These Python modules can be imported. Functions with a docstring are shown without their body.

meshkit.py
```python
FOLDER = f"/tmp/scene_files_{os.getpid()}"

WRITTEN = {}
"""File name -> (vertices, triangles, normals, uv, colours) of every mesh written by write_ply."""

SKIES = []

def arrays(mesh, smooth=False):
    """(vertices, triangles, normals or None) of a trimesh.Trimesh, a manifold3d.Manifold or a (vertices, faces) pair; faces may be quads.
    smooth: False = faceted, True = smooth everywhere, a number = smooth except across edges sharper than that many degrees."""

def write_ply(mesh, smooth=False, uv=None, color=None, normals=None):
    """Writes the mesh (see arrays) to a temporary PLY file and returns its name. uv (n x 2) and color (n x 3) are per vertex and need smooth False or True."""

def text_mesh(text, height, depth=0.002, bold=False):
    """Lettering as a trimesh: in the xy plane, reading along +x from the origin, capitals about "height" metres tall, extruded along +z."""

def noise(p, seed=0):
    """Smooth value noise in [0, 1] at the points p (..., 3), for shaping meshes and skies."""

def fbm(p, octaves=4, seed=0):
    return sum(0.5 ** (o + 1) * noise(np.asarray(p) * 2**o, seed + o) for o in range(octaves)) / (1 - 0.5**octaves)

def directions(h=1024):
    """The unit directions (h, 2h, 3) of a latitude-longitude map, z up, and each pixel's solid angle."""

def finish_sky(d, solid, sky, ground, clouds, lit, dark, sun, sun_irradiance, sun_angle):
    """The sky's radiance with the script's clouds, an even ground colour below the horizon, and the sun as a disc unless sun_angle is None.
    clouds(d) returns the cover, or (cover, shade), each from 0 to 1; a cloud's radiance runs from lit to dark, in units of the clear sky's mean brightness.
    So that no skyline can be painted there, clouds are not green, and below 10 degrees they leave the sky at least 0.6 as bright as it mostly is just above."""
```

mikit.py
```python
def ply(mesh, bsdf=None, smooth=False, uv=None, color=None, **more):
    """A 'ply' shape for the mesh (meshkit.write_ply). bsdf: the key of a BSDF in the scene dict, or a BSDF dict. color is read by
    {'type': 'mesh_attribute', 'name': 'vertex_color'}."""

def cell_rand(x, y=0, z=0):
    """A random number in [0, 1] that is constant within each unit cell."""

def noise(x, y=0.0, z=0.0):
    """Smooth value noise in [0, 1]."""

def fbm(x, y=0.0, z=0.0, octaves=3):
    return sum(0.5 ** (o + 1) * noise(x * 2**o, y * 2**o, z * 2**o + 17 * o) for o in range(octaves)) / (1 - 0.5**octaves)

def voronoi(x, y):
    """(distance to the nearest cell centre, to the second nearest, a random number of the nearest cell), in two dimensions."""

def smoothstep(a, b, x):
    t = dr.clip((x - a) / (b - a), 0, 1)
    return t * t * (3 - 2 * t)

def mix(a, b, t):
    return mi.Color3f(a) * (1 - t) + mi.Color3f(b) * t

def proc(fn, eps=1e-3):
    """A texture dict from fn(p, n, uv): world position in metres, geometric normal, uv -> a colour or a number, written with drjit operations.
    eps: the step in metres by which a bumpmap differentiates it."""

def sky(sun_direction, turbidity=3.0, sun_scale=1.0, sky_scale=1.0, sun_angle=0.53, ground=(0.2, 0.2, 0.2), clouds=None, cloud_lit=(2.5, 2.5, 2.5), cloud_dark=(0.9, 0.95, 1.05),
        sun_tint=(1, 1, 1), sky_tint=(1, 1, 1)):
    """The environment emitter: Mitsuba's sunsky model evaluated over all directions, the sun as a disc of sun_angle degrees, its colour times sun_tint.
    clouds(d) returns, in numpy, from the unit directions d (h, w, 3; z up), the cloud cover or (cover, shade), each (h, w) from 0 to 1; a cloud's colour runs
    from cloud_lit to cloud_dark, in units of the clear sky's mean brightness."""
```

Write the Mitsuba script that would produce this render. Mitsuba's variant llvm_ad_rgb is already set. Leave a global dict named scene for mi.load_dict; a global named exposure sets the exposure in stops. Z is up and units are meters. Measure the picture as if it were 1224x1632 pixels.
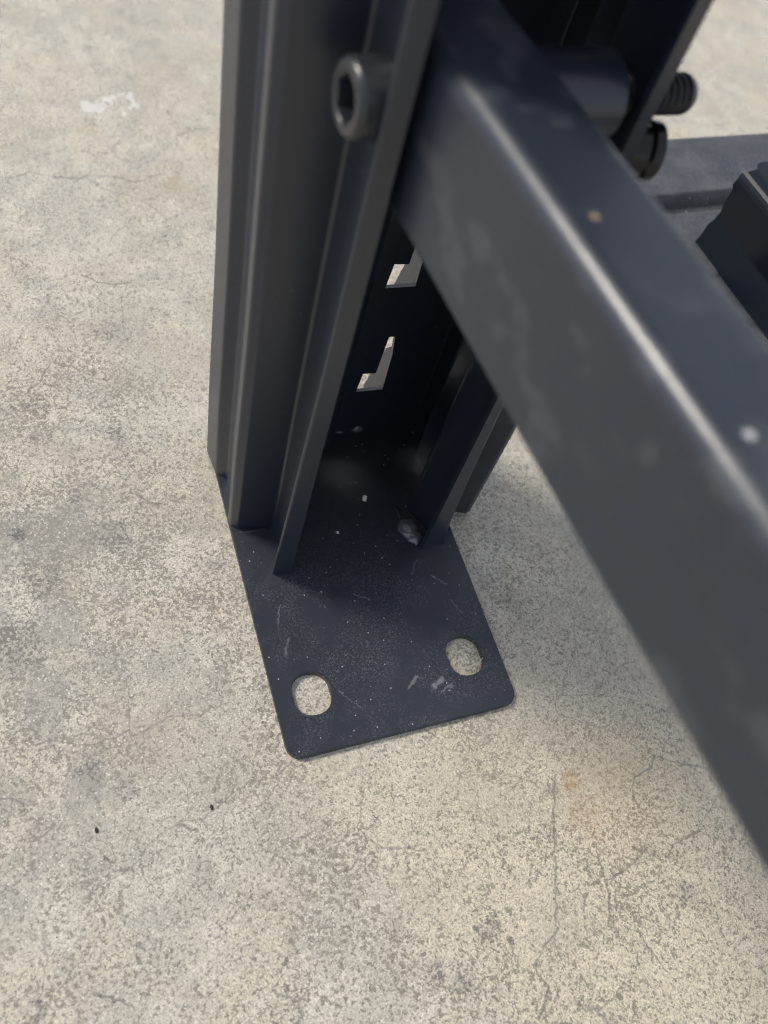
import math
import numpy as np
import trimesh, manifold3d, shapely
from shapely.geometry import Polygon, LineString
import mitsuba as mi
import drjit as dr
import mikit, meshkit
from mikit import noise, fbm, voronoi, cell_rand, smoothstep, mix

T = mi.ScalarTransform4f
S = 0.09                      # one model unit = width of the base plate (90 mm)
rng = np.random.default_rng(7)

# ------------------------------------------------------------------ camera, light, exposure
CAM = np.array([-0.59226, -0.78559, 3.32304]) * S
FWD = np.array([0.327754, 0.451073, -0.830127])
UP = np.array([0.15346, 0.84157, 0.51788])
scene = {'type': 'scene'}
labels = {}
scene['camera'] = {
    'type': 'thinlens', 'fov': 48.3035, 'fov_axis': 'x', 'aperture_radius': 0.0165 * S, 'focus_distance': 3.42 * S,
    'near_clip': 0.005, 'far_clip': 100.0,
    'to_world': T().look_at(origin=CAM.tolist(), target=(CAM + FWD).tolist(), up=UP.tolist())}
scene['sky'] = mikit.sky([-0.52, 0.46, 0.72], turbidity=3, sun_scale=0.62, sun_angle=17, clouds=lambda d: 0.55, sun_tint=(0.875, 0.99, 1.20))
exposure = 1.9

# ------------------------------------------------------------------ materials
CRACKS = [
 [(-62.3,307.5),(-51.6,311.6),(-43.4,308.3),(-30.2,306.3),(-25.0,308.4),(-12.3,307.1),(-3.0,302.1),(5.8,306.4),(12.3,307.8)],
 [(24.3,338.8),(36.0,342.9),(42.8,343.7)], [(-36.9,240.0),(-30.5,234.2),(-21.6,232.7),(-12.2,233.8)],
 [(-68.4,173.0),(-66.4,177.1),(-62.1,179.2),(-60.1,182.9),(-57.1,188.1)], [(-62.8,173.3),(-59.7,168.5),(-60.7,163.3)],
 [(-31.4,116.7),(-26.6,112.4),(-20.5,110.8),(-14.3,113.7)], [(-92.0,11.8),(-88.4,10.8),(-85.6,8.1),(-80.8,6.9)],
 [(-85.1,-5.2),(-82.8,-5.8),(-79.6,-9.2)], [(-81.9,-3.2),(-76.8,-0.8)], [(-43.0,-9.3),(-39.3,-10.6),(-34.6,-13.9)],
 [(-71.9,-51.1),(-68.1,-52.8),(-65.0,-55.4),(-61.9,-58.0)],
 [(136.3,-32.0),(134.0,-35.2),(124.9,-37.5),(121.8,-40.8),(120.6,-45.0)], [(144.9,-61.6),(134.8,-62.0),(128.2,-63.3),(123.1,-66.5)],
 [(113.9,-63.5),(107.2,-65.8),(101.4,-66.4),(96.2,-66.0),(90.3,-67.3),(86.9,-71.7),(84.1,-75.8)],
 [(81.0,-77.7),(76.8,-74.7),(73.0,-76.7),(67.8,-79.9),(63.3,-81.9),(61.4,-85.3),(63.6,-90.5),(60.9,-94.8),(56.7,-97.9)],
 [(97.6,-59.4),(97.6,-66.8),(96.0,-72.9),(91.0,-81.3)], [(93.6,-28.5),(87.0,-43.5),(77.7,-66.2),(73.8,-74.9)],
 [(101.9,-86.6),(103.7,-93.4),(106.7,-101.0)]]


STAINS = [(-78, 109, 3.6, .8), (-55, 121, 4, .5), (-64, 166, 6, .4), (-35, 150, 7, .4), (-87.4, -50.6, 3.6, .8), (-65, 11.6, 7, .5), (-56, 4, 6, .5), (-45, 100, 11, .4), (-82, 62, 13, .5),
          (-70, 88, 9, .45), (-30, 205, 8, .35), (-60, 240, 10, .35), (28, -75, 7, .45), (38, -82, 5, .5), (50, -70, 6, .4), (20, -60, 6, .35), (118, -62, 5, .5), (124, -80, 6, .5), (104, 40, 8, .35), (-20, -40, 5, .3)]


def seg_dist(x, y, a, b):
    ax, ay, bx, by = *a, *b
    dx, dy = bx - ax, by - ay
    t = dr.clip(((x - ax) * dx + (y - ay) * dy) / (dx * dx + dy * dy), 0, 1)
    return dr.sqrt(dr.square(x - ax - t * dx) + dr.square(y - ay - t * dy))


def spot(x, y, cx, cy, r):
    return dr.sqrt(dr.square(x - cx) + dr.square(y - cy)) / r


def floor_parts(p):
    x, y = p.x * 1000, p.y * 1000
    wx = x + 1.1 * (fbm(x * 0.35, y * 0.35, 3.0, octaves=2) - 0.5)
    wy = y + 1.1 * (fbm(x * 0.35, y * 0.35, 9.0, octaves=2) - 0.5)
    patch = fbm(x / 34, y / 34, 1.5, octaves=4)
    grain = fbm(wx / 0.95, wy / 0.95, 5.5, octaves=3)
    return x, y, patch, grain


def floor_color(p, n, uv):
    x, y, patch, grain = floor_parts(p)
    mott = fbm(x / 9, y / 9, 21.0, octaves=3)
    base = mix((0.54, 0.505, 0.43), (0.472, 0.443, 0.38), smoothstep(0.35, 0.65, mott))
    # a yellower cast in places, most of all to the right in front of the plate
    wob = 60 * (fbm(x / 45, y / 45, 33.0, octaves=3) - 0.5)
    base = mix(base, (0.56, 0.492, 0.37), 0.7 * smoothstep(-10, 80, x + wob) * smoothstep(60, -20, y + wob))
    base = mix(base, (0.545, 0.487, 0.386), 0.6 * smoothstep(0.45, 0.7, fbm(x / 22, y / 22, 44.0, octaves=2)))
    # fine worn specks, denser in some patches; extra ones at left and fewer behind stand in for uneven light
    wear_and_shade = smoothstep(0.22, 0.80, patch + 0.22 * (smoothstep(130, 20, dr.sqrt(dr.square(x + 75) + dr.square(y - 85))) - 0.55) - 0.16 * smoothstep(170, 330, y))
    th = mi.Float(0.615) - 0.15 * wear_and_shade - 0.05 * (mott - 0.5)
    dark = smoothstep(th - 0.09, th + 0.09, grain)
    base = mix(base, (0.205, 0.185, 0.152), 0.78 * dark)
    fine = 0.6 * noise(x / 0.42, y / 0.42, 12.0) + 0.4 * noise(x / 0.2, y / 0.2, 16.0)
    base *= 0.55 + 0.90 * fine
    # broad grey worn areas
    worn = smoothstep(0.45, 0.72, fbm(x / 26 + 3, y / 26, 61.0, octaves=5))
    base = mix(base, (0.35, 0.32, 0.265), 0.26 * worn)
    # a greyer, darker area left of the plate: soft shade painted into the floor colour
    painted_shade = smoothstep(150, 20, dr.sqrt(dr.square(x + 95) + dr.square(0.8 * (y - 85)) + 1) + 1.2 * wob)
    base = mix(base, (0.25, 0.24, 0.22), painted_shade * (0.10 + 0.35 * smoothstep(0.40, 0.62, fbm(x / 11, y / 11, 27.0, octaves=4))))
    # light sand grains
    f1, f2, r1 = voronoi(x / 1.15, y / 1.15)
    base = mix(base, (0.70, 0.67, 0.60), 0.7 * smoothstep(0.34, 0.20, f1) * dr.select(r1 > 0.90, 1.0, 0.0))
    # a few pits of uneven outline, in clusters
    px, py = x + 2.4 * (fbm(x / 1.3, y / 1.3, 14.0, octaves=2) - 0.5), y + 2.4 * (fbm(x / 1.3, y / 1.3, 18.0, octaves=2) - 0.5)
    f1, f2, r1 = voronoi(px / 4.5, py / 4.5)
    base = mix(base, (0.13, 0.12, 0.108), 0.65 * smoothstep(0.24, 0.14, f1) * dr.select(r1 > 0.93, 1.0, 0.0) * smoothstep(0.40, 0.6, patch))
    # separate dark stains
    st = mi.Float(0.0)
    qx = x + 9 * (fbm(x / 4, y / 4, 101.0, octaves=4) - 0.5)
    qy = y + 9 * (fbm(x / 4, y / 4, 111.0, octaves=4) - 0.5)
    for sx, sy, sr, so in STAINS:
        st = dr.maximum(st, so * smoothstep(1.0, 0.45, spot(qx, qy, sx, sy, sr)))
    base = mix(base, (0.15, 0.142, 0.13), dr.clip(1.25 * st, 0, 1) * (0.40 + 0.60 * dark))
    # rust stains
    jx = x + 9 * (fbm(x / 5, y / 5, 81.0) - 0.5)
    jy = y + 9 * (fbm(x / 5, y / 5, 91.0) - 0.5)
    rust = smoothstep(1.0, 0.2, spot(jx, jy, 99, -32, 5.5)) * 0.8 + smoothstep(1, 0.1, spot(jx, jy, 99, -46, 11)) * 0.55
    rust = rust * 0.6 + smoothstep(1.0, 0.0, spot(jx, jy, 118, -40, 40)) * 0.34 + smoothstep(1, 0.2, spot(jx, jy, 15, 299, 9)) * 0.35 + smoothstep(1, 0.2, spot(jx, jy, -20, 347, 10)) * 0.3
    base = mix(base, (0.33, 0.215, 0.10), rust * (0.35 + 0.65 * smoothstep(0.35, 0.6, grain)))
    # white paint smears
    wh = smoothstep(1.0, 0.7, spot(jx, jy, -17, 363, 6.5)) + smoothstep(0.32, 0.15, dr.abs(spot(jx, jy, -1, 366, 10) - 0.75)) * smoothstep(0.42, 0.55, noise(x / 2, y / 2, 7))
    base = mix(base, (0.70, 0.69, 0.66), dr.clip(wh, 0, 1) * 0.65)
    # hairline cracks
    cx = x + 1.6 * (fbm(x / 2.4, y / 2.4, 31.0, octaves=2) - 0.5)
    cy = y + 1.6 * (fbm(x / 2.4, y / 2.4, 37.0, octaves=2) - 0.5)
    d = mi.Float(100.0)
    for line in CRACKS:
        for a, b in zip(line[:-1], line[1:]):
            d = dr.minimum(d, seg_dist(cx, cy, a, b))
    wid = 0.10 + 0.45 * noise(x / 4, y / 4, 51.0)
    crack = smoothstep(wid + 0.35, wid * 0.4, d) * smoothstep(0.15, 0.4, noise(x / 3, y / 3, 71.0))
    base = mix(base, (0.15, 0.138, 0.125), 0.62 * crack)
    # wandering cracks elsewhere
    e1, e2, r = voronoi(cx / 46 + 0.35 * noise(x / 20, y / 20, 3.0) + 13, cy / 46 + 0.35 * noise(x / 20, y / 20, 8.0))
    far = smoothstep(0.014, 0.004, e2 - e1) * smoothstep(0.45, 0.6, noise(x / 28, y / 28, 15.0))
    return mix(base, (0.17, 0.16, 0.15), 0.45 * far)


def floor_bump(p, n, uv):
    x, y, patch, grain = floor_parts(p)
    return 1.0 - smoothstep(0.42, 0.75, grain) + 0.35 * fbm(x / 0.5, y / 0.5, 2.0, octaves=2) + 1.2 * fbm(x / 12, y / 12, 4.0, octaves=2)


scene['floor_concrete'] = {'type': 'twosided', 'b': {'type': 'bumpmap', 'scale': 0.00014, 'arbitrary': mikit.proc(floor_bump, eps=1.5e-4),
    'bsdf': {'type': 'principled', 'base_color': mikit.proc(floor_color), 'roughness': 0.62, 'specular': 0.35}}}

NAVY = (0.012, 0.0165, 0.0265)


def paint_color(p, n, uv):
    x, y, z = p.x * 1000, p.y * 1000, p.z * 1000
    base = mix(NAVY, (0.016, 0.021, 0.032), fbm(x / 14, y / 14, z / 30, octaves=3))
    fl = noise(x * 1.9, y * 1.9, z * 1.9)
    lot = smoothstep(0.45, 0.75, fbm(x / 20, y / 20, z / 20 + 5, octaves=2))
    return mix(base, (0.28, 0.28, 0.27), 0.55 * smoothstep(0.925, 0.97, fl) * lot)


def plate_color(p, n, uv):
    x, y, z = p.x * 1000, p.y * 1000, p.z * 1000
    base = mix((0.020, 0.025, 0.035), (0.027, 0.032, 0.043), fbm(x / 11, y / 11, 3.0, octaves=3))
    near = smoothstep(95, 45, y)                     # settled concrete dust on the open front of the plate
    dust = smoothstep(0.50, 0.95, noise(x / 0.3, y / 0.3, 8.0)) * smoothstep(0.30, 0.65, fbm(x / 13, y / 13, 4.0, octaves=3))
    base = mix(base, (0.20, 0.205, 0.215), (0.10 + 0.26 * near) * dust)
    f1, f2, r = voronoi(x / 0.9, y / 0.9)
    base = mix(base, (0.60, 0.60, 0.58), smoothstep(0.30, 0.12, f1) * dr.select(r > 0.995, 0.3, 0.0))
    f1, f2, r = voronoi(x / 3.1 + 5, y / 3.1)
    base = mix(base, (0.7, 0.7, 0.68), smoothstep(0.10, 0.04, f1) * dr.select(r > 0.94, 0.7, 0.0))
    # scuffs
    jx, jy = x + 1.8 * (fbm(x / 1.2, y / 1.2, 1.0) - 0.5), y + 1.8 * (fbm(x / 1.2, y / 1.2, 6.0) - 0.5)
    sc = mi.Float(0.0)
    for a, b, w, k in (((50, 15.5), (54, 18.5), 1.0, 0.5), ((59.5, 13.5), (63.5, 15.5), 1.5, 0.6), ((62, 11), (66, 12.5), 0.8, 0.4), ((8, 50), (11, 58), 0.5, 0.35), ((11, 44), (8, 38), 0.7, 0.3),
                       ((74, 58), (79, 53), 0.4, 0.4), ((78, 46), (81, 40), 0.5, 0.35), ((40, 57), (46, 53), 0.3, 0.4), ((24, 20), (30, 12), 0.3, 0.35), ((70, 66), (66, 60), 0.5, 0.25)):
        sc = dr.maximum(sc, k * smoothstep(w, w * 0.3, seg_dist(jx, jy, a, b)))
    return mix(base, (0.30, 0.31, 0.33), sc * (0.4 + 0.6 * noise(x * 1.7, y * 1.7, 2.0)))


RUST, PALE = (30.35, 20.9), (33.0, -24.0)


def tube_color(p, n, uv):
    x, y, z = p.x * 1000, p.y * 1000, p.z * 1000
    base = mix((0.0135, 0.0185, 0.031), (0.018, 0.024, 0.038), fbm(x / 16, y / 16, z / 16, octaves=3))
    haze = smoothstep(0.55, 0.8, fbm(x / 9, y / 9, z / 9 + 3, octaves=3))
    base = mix(base, (0.085, 0.09, 0.10), 0.35 * haze)
    # two stuck specks on the top face: a brown one and a pale one
    base = mix(base, (0.26, 0.19, 0.12), smoothstep(1.0, 0.5, spot(x, y, RUST[0], RUST[1], 1.15)) * smoothstep(190, 200, z))
    return mix(base, (0.42, 0.42, 0.42), smoothstep(1.0, 0.5, spot(x, y, PALE[0], PALE[1], 1.25)) * smoothstep(190, 200, z))


def paint_bump(p, n, uv):
    x, y, z = p.x * 1000, p.y * 1000, p.z * 1000
    return noise(x / 0.8, y / 0.8, z / 0.8) + 2.5 * noise(x / 5, y / 5, z / 14)


def metal(key, color, rough, spec=0.5, bump=None, eps=2e-4, **more):
    b = {'type': 'principled', 'base_color': color if isinstance(color, dict) else {'type': 'rgb', 'value': list(color)}, 'roughness': rough, 'specular': spec, **more}
    if bump:
        b = {'type': 'bumpmap', 'scale': bump, 'arbitrary': mikit.proc(paint_bump, eps=eps), 'bsdf': b}
    scene[key] = {'type': 'twosided', 'b': b}


metal('navy_paint', mikit.proc(paint_color), 0.34, 0.65, bump=0.000012)
metal('plate_paint', mikit.proc(plate_color), 0.38, 0.5, bump=0.00001)
metal('tube_paint', mikit.proc(tube_color), 0.42, 0.5, bump=0.000016, clearcoat=0.85, clearcoat_gloss=0.93)
def dust_glint_color(p, n, uv):
    x, y, z = p.x * 1000, p.y * 1000, p.z * 1000
    d = 0.45 * fbm(x / 9, y / 9, z / 9, octaves=2) + 0.55 * fbm(x / 0.7, y / 0.7, z / 0.7, octaves=2)
    base = mix((0.036, 0.040, 0.048), (0.085, 0.088, 0.094), smoothstep(0.3, 0.75, d))
    return mix(base, (0.6, 0.6, 0.58), 0.7 * smoothstep(0.90, 0.95, noise(x * 1.3, y * 1.3, z * 1.3)))  # bright specks over the dust: sun sparkle painted into the colour


metal('dusty_paint', mikit.proc(dust_glint_color), 0.4, 0.5)
metal('shaded_navy', (0.005, 0.0085, 0.015), 0.36, 0.22)  # same navy paint as the post, darkened to put the channel's shade into its colour
metal('black_oxide', (0.020, 0.022, 0.027), 0.34, 0.6)
metal('black_gloss', (0.006, 0.006, 0.007), 0.2, 0.4)
metal('weld_steel', (0.10, 0.107, 0.12), 0.2, 1.0)
metal('chip_white', (0.72, 0.72, 0.70), 0.6, 0.3)

metal('grit_dark', (0.05, 0.046, 0.042), 0.8, 0.2)


# ------------------------------------------------------------------ helpers
def add(key, mesh, bsdf, smooth=35, label=None, category=None, kind=None, group=None):
    k, i = key, 0
    while k in scene:
        i += 1
        k = f'{key}_{i:03d}'
    scene[k] = mikit.ply(mesh, bsdf, smooth)
    lab = {a: b for a, b in (('label', label), ('category', category), ('kind', kind), ('group', group)) if b}
    if lab:
        labels[k] = lab
    return k


def fillet(pts, radii, n=7):
    """Polyline with its corners rounded."""
    pts = [np.array(p, float) for p in pts]
    out = [pts[0]]
    for a, b, c, r in zip(pts[:-2], pts[1:-1], pts[2:], radii):
        u, v = (a - b), (c - b)
        lu, lv = np.linalg.norm(u), np.linalg.norm(v)
        u, v = u / lu, v / lv
        ang = math.acos(np.clip(u @ v, -1, 1))
        t = min(r / math.tan(ang / 2), 0.48 * lu, 0.48 * lv)
        p0, p1 = b + u * t, b + v * t
        for k in range(n + 1):
            s = k / n
            out.append((1 - s) ** 2 * p0 + 2 * s * (1 - s) * b + s * s * p1)
    out.append(pts[-1])
    return np.array(out)


def to_man(m):
    return manifold3d.Manifold(manifold3d.Mesh(np.asarray(m.vertices, np.float32), np.asarray(m.faces, np.uint32)))


def to_tri(m):
    k = m.to_mesh()
    return trimesh.Trimesh(k.vert_properties[:, :3], k.tri_verts, process=True)


def extrude(poly, h):
    return trimesh.creation.extrude_polygon(poly, h, engine='earcut')


def lathe_x(profile, n=96):
    """profile: (x, r) pairs, revolved about the x axis."""
    m = trimesh.creation.revolve(np.array([(r, x) for x, r in profile]), sections=n)
    R = np.eye(4)
    R[:3, :3] = [[0, 0, 1], [1, 0, 0], [0, 1, 0]]
    m.apply_transform(R)
    return m


def blob(c, r, seed, amp=0.25, sub=4, freq=3.0):
    m = trimesh.creation.icosphere(subdivisions=sub)
    v = m.vertices
    k = 1 + amp * 2 * (meshkit.fbm(v * freq + 10, 3, seed) - 0.5)
    m.vertices = v * k[:, None] * np.array(r) + np.array(c)
    return m


def S_(m):
    m = m.copy()
    m.apply_scale(S)
    return m


# ------------------------------------------------------------------ the setting
g = 15.0
add('floor', (np.array([[-g, -g, 0], [g, -g, 0], [g, g, 0], [-g, g, 0]], float), np.array([[0, 1, 2], [0, 2, 3]])), 'floor_concrete', False, kind='structure')

# ------------------------------------------------------------------ steel upright: base plate, rolled channel, welds
TP = 0.028                                            # plate thickness
XC = 0.5125                                           # centre of the post


def profile_strip(left, right):
    def radii(p):
        return [0.010] + [0.02] * (len(p) - 12) + [0.016, 0.02, 0.025, 0.02, 0.03, 0.03, 0.03, 0.035, 0.02, 0.02]

    line = LineString(fillet(left + right[::-1], radii(left) + radii(right)[::-1], 7))
    a, b = line.offset_curve(0.010), line.offset_curve(-0.010)
    inner = a if Polygon(list(a.coords)).area < Polygon(list(b.coords)).area else b
    return inner.buffer(0.0095, cap_style='flat', join_style='round', quad_segs=4)


LEFT = [(0.207, 0.778), (0.148, 0.792), (0.182, 1.018), (0.030, 1.040), (0.002, 1.062), (0.000, 1.105), (0.040, 1.150), (0.042, 1.300), (-0.004, 1.345), (-0.020, 1.500), (XC - 0.075, 1.500), (XC - 0.03, 1.420)]
RIGHT = [(2 * XC - x, y) for x, y in LEFT]
LEFT_KICKED = LEFT[:2] + [(0.199, 0.872)] + LEFT[2:]
RIGHT_BENT = list(RIGHT)
RIGHT_BENT[3:8] = [(1.100, 0.925), (1.132, 0.935), (1.134, 1.000), (1.010, 1.130), (0.990, 1.300)]
PROFILE = profile_strip(LEFT_KICKED, RIGHT_BENT)
HU = 10.0


def flare(v):
    """The wings spring open a little towards the cut end at the bottom."""
    v = np.array(v)
    x, y, z = v.T
    w = np.clip((1.0 - y) / 0.2, 0, 1)
    wl = w * np.clip((0.21 - x) / 0.05, 0, 1)
    wr = w * np.clip((x - 0.815) / 0.05, 0, 1) * (x < 0.9)
    v[:, 0] = x - wl * np.interp(z, [0, .35, .8, 1.34, 2], [.030, .022, .013, .004, 0]) + wr * np.interp(z, [0, .12, .5, 1.0], [.075, .047, .02, 0])
    rib = np.clip((0.14 - x) / 0.05, 0, 1) * np.clip((y - 1.0) / 0.03, 0, 1)
    v[:, 0] += rib * np.interp(z, [0, .5, 1.2, 2, 3.2], [0, -.008, -.013, -.027, -.05])
    up = w * (x < 0.3) * np.clip((z - 0.9) / 0.7, 0, 1)      # and reach a little further forward higher up
    v[:, 0] -= 0.017 * up
    v[:, 1] -= 0.042 * up
    wo = np.clip((x - 0.90) / 0.10, 0, 1) * np.clip((1.10 - y) / 0.05, 0, 1) * np.clip((z - 0.75) / 0.5, 0, 1)
    v[:, 0] -= 0.085 * wo
    v[:, 1] += 0.085 * wo
    return v


cs = manifold3d.CrossSection([np.array(shapely.geometry.polygon.orient(PROFILE).exterior.coords)[:-1]])
post = cs.extrude(HU - TP, 80).translate([0, 0, TP])
if post.is_empty():
    raise ValueError('empty profile')
slot = [(0.655, 0.0), (0.785, 0.0), (0.780, 0.235), (0.766, 0.355), (0.738, 0.355), (0.728, 0.120), (0.666, 0.125)]
for k in range(14):
    z0 = 0.33 + 0.645 * k
    for mirror in (0, 1):
        pg = Polygon([(2 * XC - x, z) if mirror else (x, z) for x, z in slot]).buffer(0.006).buffer(-0.006)
        m = extrude(pg, 0.3)
        m.apply_transform([[1, 0, 0, 0], [0, 0, -1, 1.62], [0, 1, 0, z0], [0, 0, 0, 1]])
        post -= to_man(m)
post = post.warp_batch(flare)
add('steel_upright__channel', S_(to_tri(post)), 'navy_paint', 30)
for k in range(3):                                    # tabs lanced outwards at the slots' edge
    z0 = 0.33 + 0.645 * k
    m = extrude(Polygon([(1.503, z0 - 0.20), (1.665, z0 - 0.20), (1.56, z0 + 0.19), (1.503, z0 + 0.27)]), 0.018)
    m.apply_transform([[0, 0, 1, 0.786], [1, 0, 0, 0], [0, 1, 0, 0], [0, 0, 0, 1]])
    add('steel_upright__slot_tab', S_(m), 'navy_paint', False)

rr = 0.062
outline = Polygon([(0, 0), (1, 0), (1, 1.12), (1.055, 1.16), (1.055, 1.53), (0, 1.53)]).buffer(-rr).buffer(rr, quad_segs=10)
for hx, hy in ((0.154, 0.240), (0.840, 0.251), (0.154, 1.28), (0.84, 1.28)):
    if hy < 1:
        h = Polygon([(hx - .077, hy - .088), (hx + .077, hy - .088), (hx + .077, hy + .088), (hx - .077, hy + .088)]).buffer(-0.07).buffer(0.07, quad_segs=8)
        outline = outline.difference(h)
e = 0.005
lo = extrude(outline, TP - e)
mid = extrude(outline.buffer(-e * 0.35, join_style='round'), TP - e * 0.3)
top = extrude(outline.buffer(-e, join_style='round'), TP)
plate = to_man(lo) + to_man(mid) + to_man(top)
add('steel_upright__base_plate', S_(to_tri(plate)), 'plate_paint', 20)

welds = [((0.790, 0.894, TP + 0.002), (0.044, 0.052, 0.034), 3, 'weld_steel', 0.2), ((0.808, 0.846, TP), (0.036, 0.032, 0.026), 5, 'weld_steel', 0.12),
         ((0.64, 1.485, TP), (0.040, 0.016, 0.016), 8, 'navy_paint', 0.15), ((0.72, 1.485, TP), (0.032, 0.018, 0.026), 9, 'weld_steel', 0.15),
         ((0.772, 0.99, TP), (0.012, 0.032, 0.012), 12, 'navy_paint', 0.15), ((0.222, 0.90, TP), (0.018, 0.05, 0.016), 14, 'navy_paint', 0.12),
         ((0.10, 1.020, TP), (0.075, 0.010, 0.008), 15, 'navy_paint', 0.10)]
for c, r, s_, mat, amp in welds:
    add('steel_upright__weld_bead', S_(blob(c, r, s_, amp, freq=2.0)), mat, True)
labels['steel_upright'] = {'label': 'dark navy slotted steel upright post welded to a flat base plate with two bolt holes', 'category': 'rack post'}

# ------------------------------------------------------------------ brace tube bolted between the wings
def tube_mesh(w, h, r, t, L):
    o = Polygon([(0, 0), (w, 0), (w, h), (0, h)]).buffer(-r).buffer(r, quad_segs=10)
    return extrude(o.difference(o.buffer(-t)), L)


def orient(m, origin, d, upv=(0, 0, 1)):
    d = np.array(d, float) / np.linalg.norm(d)
    x = np.cross(np.array(upv, float), d) * -1
    x /= np.linalg.norm(x)
    y = np.cross(d, x)
    M = np.eye(4)
    M[:3, 0], M[:3, 1], M[:3, 2], M[:3, 3] = x, y, d, origin
    m.apply_transform(M)
    if np.linalg.det(M[:3, :3]) < 0:
        m.invert()
    return m


D = np.array([0.068, -1.0, 0.027])
Dn = D / np.linalg.norm(D)
TW, TH, TR = 0.262, 0.446, 0.050
tb = tube_mesh(TW, TH, TR, 0.02, 8.6)
xax = np.cross(Dn, [0, 0, 1.0]); xax /= np.linalg.norm(xax)      # to be the tube's width direction (+x)
if xax[0] < 0: xax = -xax
yax = np.cross(xax, Dn) if np.cross(xax, Dn)[2] > 0 else -np.cross(xax, Dn)
O = np.array([0.22, 0.8, 2.393 - TH]) - 0.245 * D
M = np.eye(4); M[:3, 0], M[:3, 1], M[:3, 2], M[:3, 3] = xax, yax, Dn, O
tb.apply_transform(M)
if np.linalg.det(M[:3, :3]) < 0: tb.invert()
add('brace_tube', S_(tb), 'tube_paint', 30, label='long dark grey square steel tube running diagonally out of the post', category='brace tube')

# ------------------------------------------------------------------ cap bolt through the wings, spacer, washer
AX = np.array([1.0, 0.062, -0.022])


def at_bolt(m):
    R = np.eye(4)
    a = AX / np.linalg.norm(AX)
    b = np.cross([0, 0, 1.0], a); b /= np.linalg.norm(b)
    c = np.cross(a, b)
    R[:3, 0], R[:3, 1], R[:3, 2], R[:3, 3] = a, b, c, (0.083, 0.852, 2.214)
    m.apply_transform(R)
    return m


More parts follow.
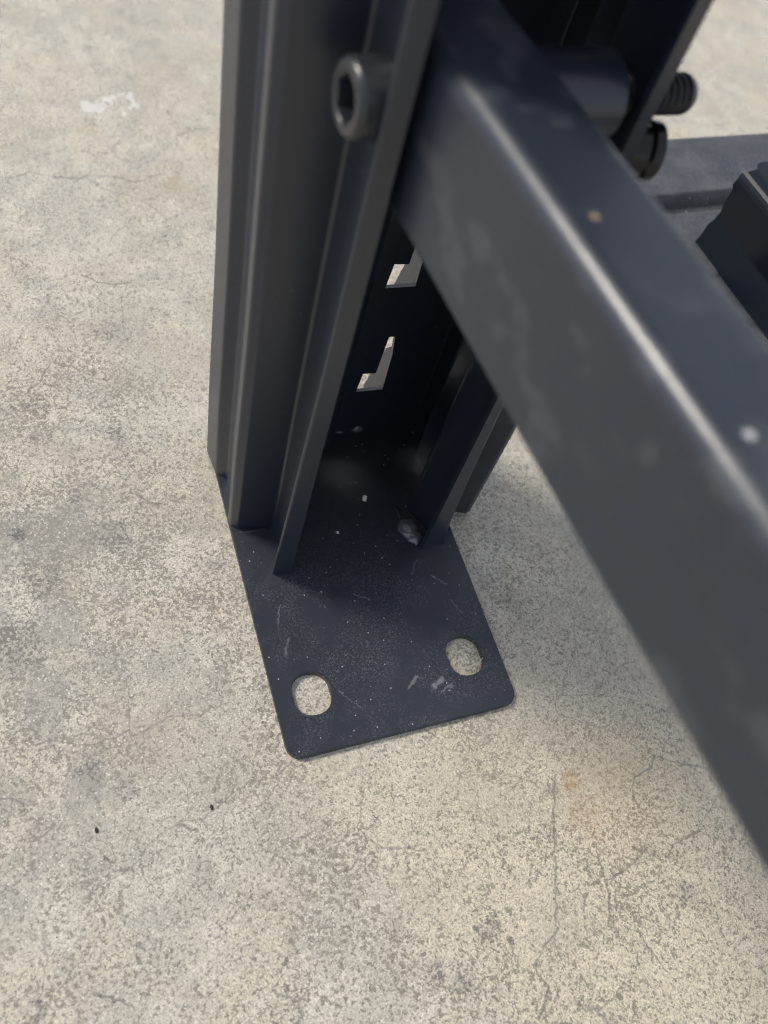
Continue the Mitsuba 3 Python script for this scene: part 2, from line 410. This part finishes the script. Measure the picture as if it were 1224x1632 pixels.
HR = 0.088
head = lathe_x([(0.004, 0), (0.004, HR * 0.62), (0.0, HR * 0.66), (0.0, HR * 0.86), (0.004, HR * 0.93), (0.012, HR * 0.985), (0.02, HR), (0.105, HR), (0.108, HR * 0.97), (0.108, 0)])
hexp = Polygon([(0.056 * math.cos(a), 0.056 * math.sin(a)) for a in np.arange(6) * math.pi / 3 + 0.2])
hx = extrude(hexp, 0.075)
hx.apply_transform([[0, 0, 1, -0.01], [1, 0, 0, 0], [0, 1, 0, 0], [0, 0, 0, 1]])
head = to_tri(to_man(head) - to_man(hx))
add('cap_bolt__head', S_(at_bolt(head)), 'black_oxide', 30)
pr, pitch, L0, L1 = [], 0.021, 0.10, 0.97
pr.append((L0, 0)); pr.append((L0, 0.050)); pr.append((0.62, 0.050))
x = 0.62
while x < L1 - 0.02:
    pr += [(x, 0.039), (x + pitch * 0.45, 0.0515), (x + pitch * 0.6, 0.0515)]
    x += pitch
pr += [(L1 - 0.012, 0.048), (L1, 0.040), (L1 + 0.004, 0.02), (L1 + 0.004, 0)]
add('cap_bolt__threaded_shank', S_(at_bolt(lathe_x(pr, 64))), 'black_oxide', 25)
labels['cap_bolt'] = {'label': 'black socket head cap bolt through the post, threaded end out on its right', 'category': 'bolt'}

sp = lathe_x([(0.40, 0.06), (0.40, 0.104), (0.404, 0.108), (0.690, 0.108), (0.696, 0.104), (0.696, 0.06), (0.40, 0.06)], 80)
add('spacer_sleeve', S_(at_bolt(sp)), 'navy_paint', 30, label='short round steel sleeve between the brace tube and the right side of the post', category='spacer')

nut = lathe_x([(0.0, 0), (0.0, 0.066), (0.070, 0.066), (0.080, 0.076), (0.096, 0.078), (0.108, 0.074), (0.114, 0.064), (0.108, 0.052), (0.085, 0.046), (0.08, 0)], 72)
nut.apply_transform(trimesh.transformations.rotation_matrix(-0.25, [0, 0, 1]))
nut.apply_transform(trimesh.transformations.translation_matrix((0.892, 0.89, 2.055)))
add('round_nut', S_(nut), 'black_gloss', 30, label='shiny black rounded nut just below the threaded bolt end', category='nut')

# ------------------------------------------------------------------ second section lying behind
ly = extrude(profile_strip(LEFT, RIGHT), 7.0)
hgt = 1.50
th = math.atan2(0.058, 1.0)
ux = np.array([math.cos(th), math.sin(th), 0])        # along the section
uy = np.array([-math.sin(th), math.cos(th), 0])
M = np.eye(4)
# profile x -> across (uy), profile y -> up, extrusion -> along ux
M[:3, 0], M[:3, 1], M[:3, 2] = uy, [0, 0, 1], ux
M[:3, 3] = np.array([1.75, 2.13, -0.778]) - XC * uy + ux * 0.0
ly.apply_transform(M)
if np.linalg.det(M[:3, :3]) < 0: ly.invert()
add('lying_steel_section', S_(ly), 'dusty_paint', 30, label='dusty grooved steel section lying flat on the concrete behind the post at the right edge', category='steel section')

# cut channel lying across it, coming towards the camera
cp = fillet([(2.95, 1.17), (2.53, 1.165), (2.60, 0.88), (2.565, 0.715)], [0.07, 0.05], 8)
strip = LineString(cp).buffer(0.014, cap_style='flat', join_style='round').segmentize(0.012)
ch = trimesh.creation.extrude_polygon(strip, 4.0, engine='earcut')
# subdivide a little at the cut end for a rough sawn edge
v = ch.vertices.copy()
endm = v[:, 2] > 3.9
rag = 0.06 * (meshkit.fbm(np.c_[v[:, 0] * 22, v[:, 1] * 22, 0 * v[:, 0]], 2, 3) - 0.5)
skew = 0.04 * np.clip((1.17 - v[:, 1]) / 0.45, 0, 1.2)
v[endm, 2] += (skew + rag)[endm] + 0.25 * (v[endm, 0] - 2.6)
ch.vertices = np.c_[v[:, 0], v[:, 2] - 4.0 + 1.87, v[:, 1]]
ch.invert()
ch.vertices[:, 0] += 0.068 * (1.9 - ch.vertices[:, 1])
add('cut_channel', S_(ch), 'shaded_navy', 35, label='dark navy channel with rough sawn end lying across the grooved section', category='channel')

# ------------------------------------------------------------------ small loose bits
def flake(poly, h, pos, rot):
    m = extrude(Polygon(poly), h)
    m.apply_transform(trimesh.transformations.rotation_matrix(rot, [0, 0, 1]))
    m.apply_translation(pos)
    return m


add('paint_chip', S_(flake([(-.012, -.014), (.006, -.017), (.013, .012), (-.005, .016)], 0.004, (0.639, 1.093, TP + 0.001), -0.2)), 'chip_white', False,
    label='largest white flake lying on the shaded middle of the base plate', category='flake')
add('paint_chip', S_(flake([(-.006, -.005), (.005, -.006), (.006, .005), (-.003, .007)], 0.003, (0.463, 0.938, TP + 0.001), 0.3)), 'chip_white', False,
    label='tiny white flake on the base plate nearer the left wing of the post', category='flake')

for (gx, gy), (rx, ry), lab in (((-0.721, -0.062), (0.006, 0.010), 'dark crumb lying on the concrete left of the base plate, farther from it'),
                                ((-0.317, -0.088), (0.005, 0.010), 'dark crumb lying on the concrete nearer the front left corner of the plate')):
    add('dark_crumb', S_(blob((gx, gy, 0.004), (rx, ry, 0.005), 21, 0.3, sub=2)), 'grit_dark', True, label=lab, category='crumb')
